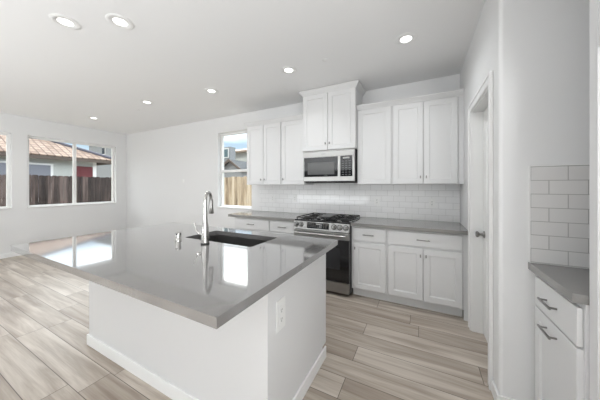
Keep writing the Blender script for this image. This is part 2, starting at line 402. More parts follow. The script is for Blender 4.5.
# unseen sliding door, added behind the camera to let in more light
pd = bpy.data.objects.new('added_sliding_door', None); COL.objects.link(pd); struct(pd)
f = MB()
for a, b in (((-5.4, -3.28, 0), (-1.8, -3.22, .05)), ((-5.4, -3.28, 2.05), (-1.8, -3.22, 2.1)), ((-5.4, -3.28, .05), (-5.33, -3.22, 2.05)), ((-1.87, -3.28, .05), (-1.8, -3.22, 2.05)), ((-3.64, -3.28, .05), (-3.56, -3.22, 2.05))):
    f.box(a, b)
f.build('door_frame', M['vinyl'], pd)
MB().box((-5.33, -3.252, .05), (-3.64, -3.248, 2.05)).box((-3.56, -3.252, .05), (-1.87, -3.248, 2.05)).build('door_glass', M['glass'], pd)

# pantry door
d1 = bpy.data.objects.new('door_1', None); COL.objects.link(d1); struct(d1, 'white pantry door in a cased opening')
jm = MB(); JT = .016
jm.box((XR - .001, DN, 0), (XR + .121, DN + JT, DH), .001).box((XR - .001, DF - JT, 0), (XR + .121, DF, DH), .001).box((XR - .001, DN + JT, DH - JT), (XR + .121, DF - JT, DH), .001)
jm.build('door_jamb', M['trim'], d1)
CW = .068
cs = MB()
def casing(mb, y0, y1, z0, z1):
    mb.box((XR - .012, y0, z0), (XR, y1, z1), .003, 2)
cs.box((XR - .016, DN - CW + .005, 0), (XR, DN + .005, DH + CW - .005), .004, 2)
cs.box((XR - .016, DF - .005, 0), (XR, DF + CW - .005, DH + CW - .005), .004, 2)
cs.box((XR - .016, DN + .005, DH - .005), (XR, DF - .005, DH + CW - .005), .004, 2)
for y0, y1 in ((DN - CW + .0035, DN - CW + .022), (DF + CW - .022, DF + CW - .0035)): cs.box((XR - .021, y0, .0005), (XR - .0005, y1, DH + CW - .0035), .003, 2)
cs.box((XR - .0208, DN - CW + .021, DH + CW - .022), (XR - .0005, DF + CW - .021, DH + CW - .0037), .003, 2)
cs.build('door_casing', M['trim'], d1)
# slab: local shaker turned to face -X
dl = MB()
wD = DF - DN - 2 * JT - .006
for z0, z1 in ((.012, 1.0), (1.0, DH - JT - .003)):
    dl.shaker(0, wD, z0, z1, 0, t=.035, fr=.11, rec=.008, slope=.01)
o = dl.build('door_slab', M['trim'], d1); o.location = (XR + .082, DF - JT - .003, 0); o.rotation_euler = (0, 0, R(-90))
kz, ky = .925, 2.637
kn = MB().lathe([(.030, 0), (.031, -.004), (.028, -.009), (.012, -.013), (.010, -.034), (.018, -.040), (.027, -.048), (.028, -.058), (.020, -.066), (.008, -.068)], (0, 0, 0), 24, 'X')
kn.build('door_knob', M['nickel'], o, loc=None, smooth=True)
kk = o.children[0]; kk.rotation_euler = (0, 0, R(90)); kk.location = (DF - JT - .003 - ky, 0, kz)

# ------------------------------------------------------------ recessed lights
LIGHTS = [(-2.66, .86, 'recessed ceiling light nearest the upper left corner'), (-2.25, 1.07, 'recessed ceiling light over the island, right one of the near pair'),
          (-.126, 2.42, 'recessed ceiling light nearest the pantry wall'), (-1.40, 2.43, 'recessed ceiling light in front of the tall cabinet over the microwave'),
          (-2.70, 2.45, 'recessed ceiling light in front of the narrow window'), (-4.00, 2.29, 'recessed ceiling light in mid ceiling left of the narrow window'),
          (-5.885, 2.33, 'recessed ceiling light farthest away, near the wide window')]
lroot = None
def add_lamp(parent, W):
    d = bpy.data.lights.new('downlight', 'AREA'); d.shape = 'DISK'; d.size = .11; d.energy = W; d.spread = R(132); d.color = (.95, .98, 1)
    lo = bpy.data.objects.new('downlight', d); COL.objects.link(lo); lo.parent = parent; lo.location = (0, 0, -.007)
for i, (lx, ly, lab) in enumerate(LIGHTS):
    if lroot is None:
        lroot = thing('recessed_light', lab, 'ceiling light', (lx, ly, CH), 0, 'recessed lights in the white ceiling')
        MB().lathe([(.062, 0), (.096, 0), (.098, -.003), (.092, -.006), (.070, -.009), (.062, -.004)], n=40).build('trim_ring', M['trim'], lroot, smooth=True)
        MB().lathe([(.0615, -.0005), (.0615, -.0035), (.050, -.0040), (.02, -.0042)], n=40).build('lens', M['lens'], lroot, smooth=True)
        add_lamp(lroot, LAMP_W)
    else:
        c = copy_tree(lroot); c.location = (lx, ly, CH); c['label'] = lab
o = MB().lathe([(.030, 0), (.031, -.004), (.026, -.007), (.01, -.008)], (0, 0, 0), 24).build('sprinkler_cover', M['plast'], smooth=True); o.location = (-.936, 2.42, CH)
tag(o, 'small round sprinkler cover on the ceiling by the tall cabinet', 'sprinkler cover', 'sprinkler covers')
o2 = o.copy(); COL.objects.link(o2); o2.location = (-4.56, 2.45, CH); o2['label'] = 'small round sprinkler cover on the far part of the ceiling'

# ------------------------------------------------------------ kitchen cabinets
def knob(parent, x, z, yf):
    mb = MB().cyl((0, 0, 0), (0, -.018, 0), .0055, n=12).box((-.006, -.028, -.016), (.006, -.016, .016), .003, 2)
    return mb.build('knob', M['nickel'], parent, (x, yf, z), smooth=True)
def pull(parent, x, z, yf, ln=.128):
    mb = MB()
    h = ln / 2
    mb.cyl((-h + .014, 0, 0), (-h + .014, -.027, 0), .0048, n=10).cyl((h - .014, 0, 0), (h - .014, -.027, 0), .0048, n=10)
    mb.box((-h, -.034, -.0055), (h, -.025, .0055), .0025, 2)
    return mb.build('pull_handle', M['nickel'], parent, (x, yf, z), smooth=True)
def cabinet_upper(x0, x1, z0, z1, yf, doors, knobs, label, crown, crown_left=False, crown_right=False, ret_to=None, group=None, fillr=0):
    r = thing('wall_cabinet', label, 'cabinet', ((x0 + x1) / 2, YB - .001, z0), 0, group)
    cx = (x0 + x1) / 2; L = lambda v: v - cx
    F = yf - YB + .001   # front of face frame in local y
    cf = F + .02
    MB().box((L(x0), cf, 0), (L(x1), 0, z1 - z0), .001).build('cabinet_box', M['cab'], r)
    if fillr: MB().box((L(x1), cf, 0), (L(x1 + fillr), cf + .02, z1 - z0), .001).build('filler_strip', M['cab'], r)
    for (a, b, da, dbv) in doors:
        d = MB().shaker(L(a), L(b), da - z0, dbv - z0, F).build('door', M['cab'], r)
        for kx, kz in knobs:
            if a < kx < b: knob(d, L(kx), kz - z0, F)
    # crown: a sloped cove profile over the front, mitred with returns
    ch = crown; xo = (L(x0), L(x1 + fillr)); p = .045
    prof = [(0, 0), (-.006, .002), (-.010, .012), (-.026, .030), (-.040, ch - .018), (-p, ch - .014), (-p, ch), (0.02, ch)]
    top = z1 - z0 - .004
    cm = MB()
    def sweep(path):  # path: list of (point, outward) in xy with miter
        bm = cm.bm; rings = []
        for (px, py), (ox, oy) in path:
            rings.append([bm.verts.new((px + ox * -u, py + oy * -u, top + v)) for u, v in prof])
        n = len(prof)
        for a, b in zip(rings, rings[1:]):
            for k in range(n): bm.faces.new((a[k], a[(k + 1) % n], b[(k + 1) % n], b[k]))
        bm.faces.new(rings[0]); bm.faces.new(rings[-1][::-1])
    path = []
    yw = 0 if ret_to is None else ret_to - YB + .001
    if crown_left: path.append(((xo[0], yw), (-1, 0))); path.append(((xo[0], cf), (-1, -1)))
    else: path.append(((xo[0], cf), (0, -1)))
    if crown_right: path.append(((xo[1], cf), (1, -1))); path.append(((xo[1], yw), (1, 0)))
    else: path.append(((xo[1], cf), (0, -1)))
    sweep(path)
    cm.build('crown_moulding', M['cab'], r)
    return r
UF = 3.15; UB, UT = 1.385, 2.375
g = .003
XA, XM, XC, XD = -2.64, -1.955, -1.538, -.762
cabinet_upper(XA, XM, UB, UT, UF, [(XA + .004, -2.300, UB + .003, UT - .01), (-2.294, XM - .012, UB + .003, UT - .01)], [(-2.335, 1.47), (-2.265, 1.47)],
              'white two-door wall cabinet beside the narrow window', .065, crown_left=True)
cabinet_upper(XM + .001, XC - .001, UB, UT, UF, [(XM + .013, XC - .006, UB + .003, UT - .01)], [(XM + .045, 1.47)],
              'white single-door wall cabinet left of the microwave', .065)
cabinet_upper(XC, XD, 1.862, 2.672, 3.075, [(XC + .005, -1.153, 1.867, 2.66), (-1.147, XD - .005, 1.867, 2.66)], [(-1.18, 1.955), (-1.12, 1.955)],
              'tall white two-door cabinet above the microwave, reaching the ceiling', .068, crown_left=True, crown_right=True)
cabinet_upper(XD + .001, -.322, UB, UT, UF, [(XD + .006, -.335, UB + .003, UT - .01)], [],
              'white single-door wall cabinet right of the microwave', .065)
cabinet_upper(-.321, .372, UB, UT, UF, [(-.309, .022, UB + .003, UT - .01), (.028, .366, UB + .003, UT - .01)], [(-.006, 1.47), (.056, 1.47)],
              'white two-door wall cabinet in the corner by the pantry wall', .065, fillr=.052)

def cabinet_base(x0, x1, yf, cols, label, fillr=0, y_wall=YB, ztop=.873, parent_loc=None, rz=0, depth=None):
    """cols: list of (xa, xb, [(za,zb,kind,knob/pull positions)])"""
    cx = (x0 + x1) / 2; L = lambda v: v - cx
    r = thing('base_cabinet', label, 'cabinet', parent_loc or (cx, y_wall - .001, 0), rz)
    dp = depth or (y_wall - .001 - yf)
    F = -dp; cf = F + .02
    MB().prism([(0, .0), (0, ztop), (cf, ztop), (cf, .105), (cf + .07, .105), (cf + .07, .0)], L(x0), L(x1), 'X').build('cabinet_box', M['cab'], r)
    if fillr: MB().box((L(x1), cf, .0), (L(x1 + fillr), cf + .02, ztop), .001).build('filler_strip', M['cab'], r)
    for a, b, items in cols:
        for za, zb, kind, hw in items:
            if kind == 'drawer':
                d = MB().box((L(a), F, za), (L(b), F + .019, zb), .004, 2).build('drawer_front', M['cab'], r)
                for kx in hw: pull(d, L(kx), (za + zb) / 2, F)
            elif kind == 'shaker_pull':
                d = MB().shaker(L(a), L(b), za, zb, F).build('door', M['cab'], r); pull(d, L(hw[0]), hw[1], F)
            else:
                d = MB().shaker(L(a), L(b), za, zb, F).build('door', M['cab'], r)
                for kx in hw: knob(d, L(kx), zb - .07, F)
    return r
BF = 2.862
DZ = (.705, .855); DD = (.125, .680)
cabinet_base(-.762, -.346, BF, [(-.735, -.362, [(*DZ, 'drawer', [-.555]), (*DD, 'door', [-.715])])], 'narrow white base cabinet just right of the range, one drawer over one door')
cabinet_base(-.345, .385, BF, [(-.333, .018, [(*DD, 'door', [-.006])]), (.024, .372, [(*DD, 'door', [.048])]), (-.333, .372, [(*DZ, 'drawer', [.02])])],
             'wide white base cabinet beside the pantry wall, long drawer over two doors', fillr=.039)
cabinet_base(-2.66, -1.975, BF, [(-2.64, -1.985, [(*DZ, 'drawer', [-2.31])]), (-2.64, -2.29, [(*DD, 'door', [-2.31])]), (-2.284, -1.985, [(*DD, 'door', [-2.26])])], 'white base cabinet below the narrow window end of the counter')
cabinet_base(-1.974, -1.536, BF, [(-1.962, -1.548, [(*DZ, 'drawer', [-1.75]), (*DD, 'door', [-1.58])])], 'white base cabinet just left of the range, drawer seen over the island')

# countertops (4 cm grey quartz)
def slab(name, x0, x1, y0, y1, z0, z1, m, label, cat):
    o = MB().box((x0, y0, 0), (x1, y1, z1 - z0), .002, 2).build(name, m); o.location = (0, 0, z0); return tag(o, label, cat)
slab('countertop', -2.757, -1.536, 2.835, YB - .001, .8745, .914, M['counter2'], 'grey quartz countertop left of the range, under the narrow window', 'countertop')
slab('countertop', -.764, XR - .001, 2.835, YB - .001, .8745, .914, M['counter2'], 'grey quartz countertop right of the range, ending at the pantry wall', 'countertop')
# backsplash
o = MB().box((-2.61, YB - .010, .9145), (-1.5385, YB - .0005, UB - .001)).box((-1.5385, YB - .010, .9145), (-.7615, YB - .0005, 1.418)).box((-.7615, YB - .010, .9145), (XR - .0005, YB - .0005, UB - .001)).build('tile_backsplash', M['tile_far'])
tag(o, 'white subway tile backsplash behind the range and along the kitchen counters', 'backsplash')

def outlet(loc, rz, label, h=.117, wd=.073, kind='outlet'):
    r = thing('wall_outlet' if kind == 'outlet' else 'light_switch', label, kind, loc, rz)
    MB().box((-wd / 2, -.006, -h / 2), (wd / 2, 0, h / 2), .002, 2).build('cover_plate', M['plast'], r)
    MB().box((-wd * .23, -.008, -h * .29), (wd * .23, -.005, h * .29), .001).build('socket_face' if kind == 'outlet' else 'rocker', M['plast'], r)
    if kind == 'outlet':
        for zc in (-h * .15, h * .15):
            s = MB()
            for xx in (-.007, .005): s.box((xx, -.0085, zc - .006), (xx + .0022, -.0078, zc + .006))
            s.cyl((0, -.0078, zc - .012), (0, -.0085, zc - .012), .0028, n=8)
            s.build('socket_slots', M['slot'], r)
    return r
outlet((-.556, YB - .0105, 1.15), 0, 'white outlet on the tile just right of the range')
outlet((.126, YB - .0105, 1.145), 0, 'white outlet on the tile nearest the pantry wall')
outlet((-2.321, YB - .0105, 1.155), 0, 'white outlet on the tile nearest the narrow window')
outlet((-1.88, YB - .0105, 1.16), 0, 'white outlet on the tile just left of the range')
outlet((-4.717, YB, 1.48), 0, 'small white switch on the bare wall left of the narrow window', .075, .055, 'switch')

# ------------------------------------------------------------ microwave
XM0, XM1 = -1.533, -.767
mx = (XM0 + XM1) / 2; mw = XM1 - XM0
mo = thing('microwave', 'stainless over-the-range microwave with black window and keypad', 'microwave', (mx, YB - .012, 1.42))
fy = 3.078 - (YB - .012)
MB().box((-mw / 2, fy + .03, 0), (mw / 2, 0, .438), .003).build('housing', M['black'], mo)
b = MB(); dW = mw * .695
b.box((-mw / 2, fy, .045), (mw / 2 - .01, fy + .03, .05 + .0), .001)
# door frame pieces around the window; panel frame around the keypad
x0 = -mw / 2; xd = x0 + dW; x1 = mw / 2 - .010
vz = .348
b = MB().box((x0, fy, .012), (x1, fy + .03, .075), .003, 2).box((x0, fy, vz), (x1, fy + .03, .436), .003, 2).box((x0, fy + .0006, .0745), (x0 + .018, fy + .029, vz + .001), .001).box((xd - .006, fy + .0006, .0745), (xd + .030, fy + .029, vz + .001), .001).box((x1 - .028, fy + .0006, .0745), (x1, fy + .029, vz + .001), .001)
b.build('front_frame', M['steel'], mo)
b = MB()
for k in range(2): b.box((x0 + .01, fy - .0008, .352 + k * .072), (x1 - .01, fy + .002, .3545 + k * .072))
b.build('frame_seam', M['slot'], mo)
MB().box((x0 + .29, fy - .001, .385), (x0 + .35, fy + .001, .398)).build('badge', M['steel2'], mo)
gl = MB().box((x0 + .016, fy + .004, .072), (xd - .004, fy + .012, vz + .002), .001).build('door_glass', M['bglass'], mo)
MB().box((x0 + .075, fy + .002, .105), (xd - .055, fy + .0045, .275), .001).build('window_mesh', M['mwin'], gl)
kp = MB().box((xd + .028, fy + .004, .072), (x1 - .026, fy + .012, vz + .002), .001).build('keypad', M['bglass'], mo)
b = MB(); kx0 = xd + .045; kw = (x1 - .04) - kx0
for r_ in range(7):
    for c_ in range(3):
        xx = kx0 + kw * c_ / 3 + .006; zz = .095 + r_ * .030
        b.box((xx, fy + .0025, zz), (xx + kw / 3 - .018, fy + .0042, zz + .009))
b.build('keypad_marks', mat('keypad_grey', (.12, .12, .12), .5), kp)
MB().box((kx0 + .02, fy + .0025, .312), (kx0 + kw - .03, fy + .0042, .334)).build('clock_display', M['icon'], kp)
b = MB().box((x0 + .02, fy + .04, -.012), (x1 - .02, -.03, 0.001), .002); b.build('bottom_vent', M['slot'], mo)

# ------------------------------------------------------------ range
RX0, RX1 = -1.531, -.769; rx = (RX0 + RX1) / 2; rw = RX1 - RX0; h2 = rw / 2
ra = thing('gas_range', 'stainless slide-in gas range with black oven door and iron grates', 'range', (rx, YB - .012, 0))
yo = YB - .012
ff = 2.80 - yo
MB().box((-h2, ff + .035, .03), (h2, -.004, .895), .002).build('range_body', M['black'], ra)
for sx in (-1, 1):
    for yy in (ff + .10, -.08): MB().cyl((sx * (h2 - .05), yy, 0), (sx * (h2 - .05), yy, .032), .018, n=14).build('levelling_foot', M['dark'], ra)
# cooktop deck
MB().box((-h2, ff + .02, .893), (h2, -.002, .917), .004, 2).build('cooktop', M['bglass'], ra)
# control panel: slanted wedge
zt, zb = .897, .797
b = MB().prism([(ff + .038, zb), (ff - .012, zb), (ff - .010, zb + .01), (ff + .006, zt), (ff + .038, zt)], -h2 + .001, h2 - .001, 'X')
cp = b.build('control_panel', M['steel'], ra)
def fp(t, o=0):  # point on slanted face, t 0..1 up
    return ff - .010 + .016 * t - o, zb + .01 + (zt - zb - .01) * t
ya, za_ = fp(.08, .0015); yb_, zb_ = fp(.93, .0015)
b = MB(); X0, X1 = -h2 + rw * .26, -h2 + rw * .66
b.prism([(ya, za_), (yb_, zb_), (yb_ + .004, zb_), (ya + .004, za_)], X0, X1, 'X')
ds = b.build('control_display', M['bglass'], cp)
b = MB()
for r_ in range(3):
    for c_ in range(9):
        y_, z_ = fp(.3 + .2 * r_, .0025); xx = X0 + .02 + c_ * (X1 - X0 - .04) / 9
        if 3 <= c_ <= 5 and r_ == 2: continue
        b.box((xx, y_, z_ - .003), (xx + .016, y_ + .001, z_ + .003))
b.build('display_marks', mat('panel_grey', (.16, .16, .16), .5), ds)
y_, z_ = fp(.72, .0025)
MB().box((X0 + .125, y_, z_ - .006), (X0 + .185, y_ + .001, z_ + .006)).build('clock_digits', M['icon'], ds)
for kx in (.055, .145, .745, .845, .945):
    y_, z_ = fp(.5)
    b = MB().cyl((0, .002, 0), (0, -.008, 0), .027, n=28, bev=.001).cyl((0, -.008, 0), (0, -.036, 0), .021, .018, n=28).box((-.005, -.041, -.018), (.005, -.034, .018), .002)
    k = b.build('control_knob', M['nickel'], cp, (-h2 + rw * kx, y_, z_), smooth=True); k.rotation_euler = (R(-10), 0, 0)
    MB().cyl((0, .0005, 0), (0, -.0035, 0), .035, n=28).build('knob_ring', M['black'], k)
# oven door
b = MB().box((-h2 + .003, ff - .002, .700), (h2 - .003, ff + .033, .785), .003, 2)
dr = b.build('oven_door', M['steel'], ra)
MB().box((-h2 + .003, ff - .001, .180), (h2 - .003, ff + .033, .699), .003, 2).build('door_glass', M['bglass'], dr)
MB().box((-h2 + .12, ff - .0025, .33), (h2 - .12, ff + .0005, .60), .001).build('oven_window', M['dglass'], dr)
b = MB().tube([(-h2 + .03, ff - .050, .752), (h2 - .03, ff - .050, .752)], .013, 16)
for sx in (-1, 1): b.box((sx * (h2 - .045) - .012, ff - .05, .742), (sx * (h2 - .045) + .012, ff, .762), .003)
b.build('oven_handle', M['steel'], dr, smooth=True)
MB().box((-h2 + .003, ff, .045), (h2 - .003, ff + .033, .173), .003, 2).build('warming_drawer', M['steel2'], ra)
# burners and grates
for bx, by, br in ((-.27, ff + .20, .045), (.27, ff + .20, .05), (-.27, ff + .50, .036), (.27, ff + .50, .04), (0, ff + .35, .05)):
    MB().lathe([(br + .012, 0), (br + .012, .008), (br, .014), (br, .02), (br - .01, .024), (.005, .025)], (bx, by, .916), 24).build('burner', M['iron'], ra, smooth=True)
for k in range(3):
    gx0 = -h2 + .012 + k * (rw - .024) / 3 + .002; gx1 = -h2 + .012 + (k + 1) * (rw - .024) / 3 - .002
    gy0, gy1 = ff + .045, -.055; gz = .945; t = .009
    b = MB()
    for xx in (gx0, gx1 - t): b.box((xx, gy0, gz - .012), (xx + t, gy1, gz), .002)
    for yy in (gy0, gy1 - t, (gy0 + gy1) / 2): b.box((gx0, yy, gz - .012), (gx1, yy + t, gz), .002)
    gm = (gx0 + gx1) / 2
    for q in (.25, .75):
        yc = gy0 + (gy1 - gy0) * q
        for a in range(4):
            dx_, dy_ = ((1, 0), (-1, 0), (0, 1), (0, -1))[a]
            e0 = (gm + dx_ * .03, yc + dy_ * .03); e1 = (gm + dx_ * (gx1 - gx0) / 2, yc + dy_ * (gy1 - gy0) / 4)
            b.box((min(e0[0], e1[0]) - t / 2 * abs(dy_), min(e0[1], e1[1]) - t / 2 * abs(dx_), gz - .012), (max(e0[0], e1[0]) + t / 2 * abs(dy_), max(e0[1], e1[1]) + t / 2 * abs(dx_), gz), .002)
    for xx in (gx0 + .004, gx1 - .012):
        for yy in (gy0 + .002, gy1 - .012): b.box((xx, yy, .9155), (xx + .009, yy + .009, gz - .01))
    b.build('iron_grate', M['iron'], ra)
MB().box((-.085, ff + .12, .9455), (.085, ff + .47, .957), .004, 2).build('griddle_plate', mat('griddle_grey', (.16, .16, .16), .4, metal=.6), ra)

# ------------------------------------------------------------ island
IX0, IX1, IY0, IY1 = -2.742, -.614, .579, 1.878
BX0, BX1, BY0, BY1 = -2.543, -.683, .974, 1.785
SX0, SX1, SY0, SY1 = -1.835, -1.105, 1.365, 1.728
isl = thing('kitchen_island', 'white kitchen island base with white baseboards, carrying the sink', 'island', ((BX0 + BX1) / 2, (BY0 + BY1) / 2, 0))
ox, oy = (BX0 + BX1) / 2, (BY0 + BY1) / 2
def LI(x, y, z): return (x - ox, y - oy, z)
b = MB()
b.box(LI(BX0, BY0, 0), LI(BX1, BY0 + .12, .873))                       # knee wall
b.box(LI(BX1 - .02, BY0 + .12, 0), LI(BX1, BY1 - .07, .873)); b.box(LI(BX1 - .02, BY1 - .07, .105), LI(BX1, BY1, .873))
b.box(LI(BX0, BY0 + .12, 0), LI(BX0 + .02, BY1 - .07, .873)); b.box(LI(BX0, BY1 - .07, .105), LI(BX0 + .02, BY1, .873))
b.box(LI(BX0 + .02, BY1 - .09, 0), LI(BX1 - .02, BY1 - .07, .105)); b.box(LI(BX0 + .02, BY1 - .02, .105), LI(BX1 - .02, BY1, .873))
b.build('island_panel', M['cab'], isl)
b = MB().box(LI(BX0 - .012, BY0 - .013, 0), LI(BX1 + .013, BY0, .088), .004, 2)
b.box(LI(BX1, BY0, 0), LI(BX1 + .013, BY1 - .02, .088), .004, 2).box(LI(BX0 - .013, BY0, 0), LI(BX0, BY1 - .07, .088), .004, 2)
b.build('baseboard', M['trim'], isl)
for x0_, x1_, lab in ((-2.53, -1.95, ''), (-1.94, -1.48, ''), (-1.47, -1.0, ''), (-.99, -.70, '')):
    b = MB().shaker(0, x1_ - x0_, .125, .855, 0)
    o = b.build('door', M['cab'], isl); o.rotation_euler = (0, 0, pi); o.location = LI(x1_, BY1 + .02, 0)
    knob(o, .03, .80, 0)
# top with an undermount sink cut-out
def rrect(x0, x1, y0, y1, r, n=5):
    pts = []
    for cx_, cy_, a0 in ((x1 - r, y1 - r, 0), (x0 + r, y1 - r, pi / 2), (x0 + r, y0 + r, pi), (x1 - r, y0 + r, 3 * pi / 2)):
        for k in range(n + 1): a = a0 + pi / 2 * k / n; pts.append((cx_ + r * cos(a), cy_ + r * sin(a)))
    return pts
def ring_slab(outer, inner, z0, z1, name, m, loc):
    bm = bmesh.new()
    n = len(inner)
    oz = {}
    for z in (z0, z1):
        oz[z] = ([bm.verts.new((x, y, z)) for x, y in outer], [bm.verts.new((x, y, z)) for x, y in inner])
        bm.verts.ensure_lookup_table()
        es = [bm.edges.new((L_[k], L_[(k + 1) % len(L_)])) for L_ in oz[z] for k in range(len(L_))]
        bmesh.ops.triangle_fill(bm, use_beauty=True, use_dissolve=False, edges=es)
    for i in (0, 1):
        a, b_ = oz[z0][i], oz[z1][i]
        for k in range(len(a)): bm.faces.new((a[k], a[(k + 1) % len(a)], b_[(k + 1) % len(a)], b_[k]))
    mb = MB(); mb.bm.free(); mb.bm = bm
    return mb.build(name, m, None, loc)
it = ring_slab([(IX0, IY0), (IX1, IY0), (IX1, IY1), (IX0, IY1)], rrect(SX0, SX1, SY0, SY1, .02), 0, .0395, 'island_countertop', M['counter'], (0, 0, .8745))
tag(it, 'large grey polished quartz island top with a sink cut-out', 'countertop')
# sink
sk = thing('undermount_sink', 'rectangular stainless undermount sink set in the island top', 'sink', ((SX0 + SX1) / 2, (SY0 + SY1) / 2, .66))
scx, scy = (SX0 + SX1) / 2, (SY0 + SY1) / 2
a2, b2 = (SX1 - SX0) / 2, (SY1 - SY0) / 2
bm = bmesh.new()
def rg(inset, z, r): return [bm.verts.new((x, y, z)) for x, y in rrect(-a2 + inset, a2 - inset, -b2 + inset, b2 - inset, r)]
rs = [rg(-.018, .2135, .03), rg(.001, .2135, .019), rg(.003, .02, .019), rg(.016, .004, .012), rg(.03, .002, .008)]
for p, q in zip(rs, rs[1:]):
    n_ = len(p)
    for k in range(n_): bm.faces.new((p[k], p[(k + 1) % n_], q[(k + 1) % n_], q[k]))
bm.faces.new(rs[-1])
rb2 = [rg(-.018, .2105, .03), rg(-.002, .208, .019), rg(-.001, .0, .019)]
for p, q in zip([rs[0]] + rb2, rb2):
    n_ = len(p)
    for k in range(n_): bm.faces.new((q[k], q[(k + 1) % n_], p[(k + 1) % n_], p[k]))
bm.faces.new(rb2[-1][::-1])
mb = MB(); mb.bm.free(); mb.bm = bm
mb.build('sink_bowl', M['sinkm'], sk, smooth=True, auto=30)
MB().lathe([(.045, 0), (.045, .004), (.036, .006), (.034, .002), (.01, .001)], (0, .05, .002), 24).build('drain', M['steel'], sk, smooth=True)
# faucet
fx, fy_ = -1.482, 1.282
fa = thing('kitchen_faucet', 'tall brushed nickel pull-down faucet standing behind the sink on the island', 'faucet', (fx, fy_, .914))
MB().cyl((0, 0, 0), (0, 0, .010), .032, n=28, bev=.002).build('base_gasket', M['dark'], fa, smooth=True)
MB().lathe([(.029, .010), (.029, .045), (.0275, .10), (.024, .14), (.019, .165), (.0165, .20), (.0150, .30)], n=28).build('faucet_body', M['faucet'], fa, smooth=True)
dv = Vector((-.45, .893, 0)).normalized()
pts = []; Rr = .058
for k in range(15):
    a = pi - (pi + .05) * k / 14
    pts.append(dv * (Rr + Rr * cos(a)) + Vector((0, 0, .335 + Rr * sin(a) * 1.05)))
MB().tube([(0, 0, .295), (0, 0, .32)] + pts, .0125, 14).build('gooseneck', M['faucet'], fa, smooth=True)
e0 = pts[-1]
MB().tube([e0 + Vector((0, 0, .006)), e0 + Vector((0, 0, -.015)), e0 + Vector((0, 0, -.06)), e0 + dv * .004 + Vector((0, 0, -.105)), e0 + dv * .004 + Vector((0, 0, -.112))], [.0145, .0165, .0185, .021, .018], 20).build('spray_head', M['nickel'], fa, smooth=True)
hd = Vector((-.9, -.35, 0)).normalized()
MB().tube([hd * .02 + Vector((0, 0, .075)), hd * .045 + Vector((0, 0, .076)), hd * .062 + Vector((0, 0, .088)), hd * .078 + Vector((0, 0, .125)), hd * .088 + Vector((0, 0, .160))], [.011, .010, .006, .0048, .0045], 12).build('lever_handle', M['faucet'], fa, smooth=True)
ag = thing('air_gap_cap', 'small brushed metal cylinder cap standing left of the faucet', 'air gap', (-1.755, 1.25, .914))
MB().lathe([(.024, 0), (.024, .012), (.0225, .014), (.0225, .066), (.019, .070), (.005, .0705)], n=28).build('cap', M['faucet'], ag, smooth=True)
MB().box((.006, -.0232, .052), (.018, -.015, .064), .001).build('vent_slot', M['slot'], ag)
MB().lathe([(.016, 0), (.0165, .004), (.012, .008), (.003, .009)], n=20).build('air_switch_button', M['faucet'], None, (-1.297, 1.072, .914), smooth=True)
tag(bpy.data.objects['air_switch_button'], 'tiny round metal button flush on the island top in front of the faucet', 'button')
outlet((BX1 + .0005, 1.094, .662), R(90), 'white outlet on the end panel of the island', .165, .088)

# ------------------------------------------------------------ near counter by the fridge panel
NX, NE = .558, 1.384
slab('countertop', NX, XE - .001, NE, YN - .001, .8745, .914, M['counter2'], 'short dark grey countertop at the right edge beside the tall white panel', 'countertop')
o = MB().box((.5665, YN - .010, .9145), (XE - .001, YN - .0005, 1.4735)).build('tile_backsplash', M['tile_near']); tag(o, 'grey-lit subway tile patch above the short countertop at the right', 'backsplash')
o.location.y = 0
struct(MB().box((.562, YN - .012, .9145), (.5663, YN - .0005, 1.476)).box((.562, YN - .012, 1.4737), (XE - .001, YN - .0005, 1.4775)).build('trim_1', M['trim']))
# cabinet turned to face -X; local x runs to -Y
NBW = .453
nb = cabinet_base(-NBW / 2, NBW / 2, 0, [(-NBW / 2 + .032, NBW / 2 - .014, [(.690, .852, 'drawer', [0.0]), (.125, .680, 'shaker_pull', (-.0, .628))])],
                  'white base cabinet at the right edge with two bar pulls, one above the other', parent_loc=(XE - .002, YN - .002 - NBW / 2, 0), rz=R(-90), depth=XE - .002 - .577)
# tall end panel, the niche and the cabinet above it
tp = thing('tall_end_panel', 'tall white end panel at the right edge of the photo', 'panel', (.95, 1.356, 0))
MB().box((.605 - .95, -.025, 0), (XE - .002 - .95, .025, CH - .001), .001).build('end_panel', M['cab'], tp)
fc = thing('wall_cabinet', 'white cabinet high above the niche at the top right corner', 'cabinet', (XE - .002, 1.330, 1.90), R(-90))
dpt = XE - .002 - .60
MB().box((0, -dpt + .02, 0), (.90, 0, CH - 1.91 - .001), .001).build('cabinet_box', M['cab'], fc)
for a in (.012, .453): MB().shaker(a, a + .435, -.012, .79, -dpt).build('door', M['cab'], fc)

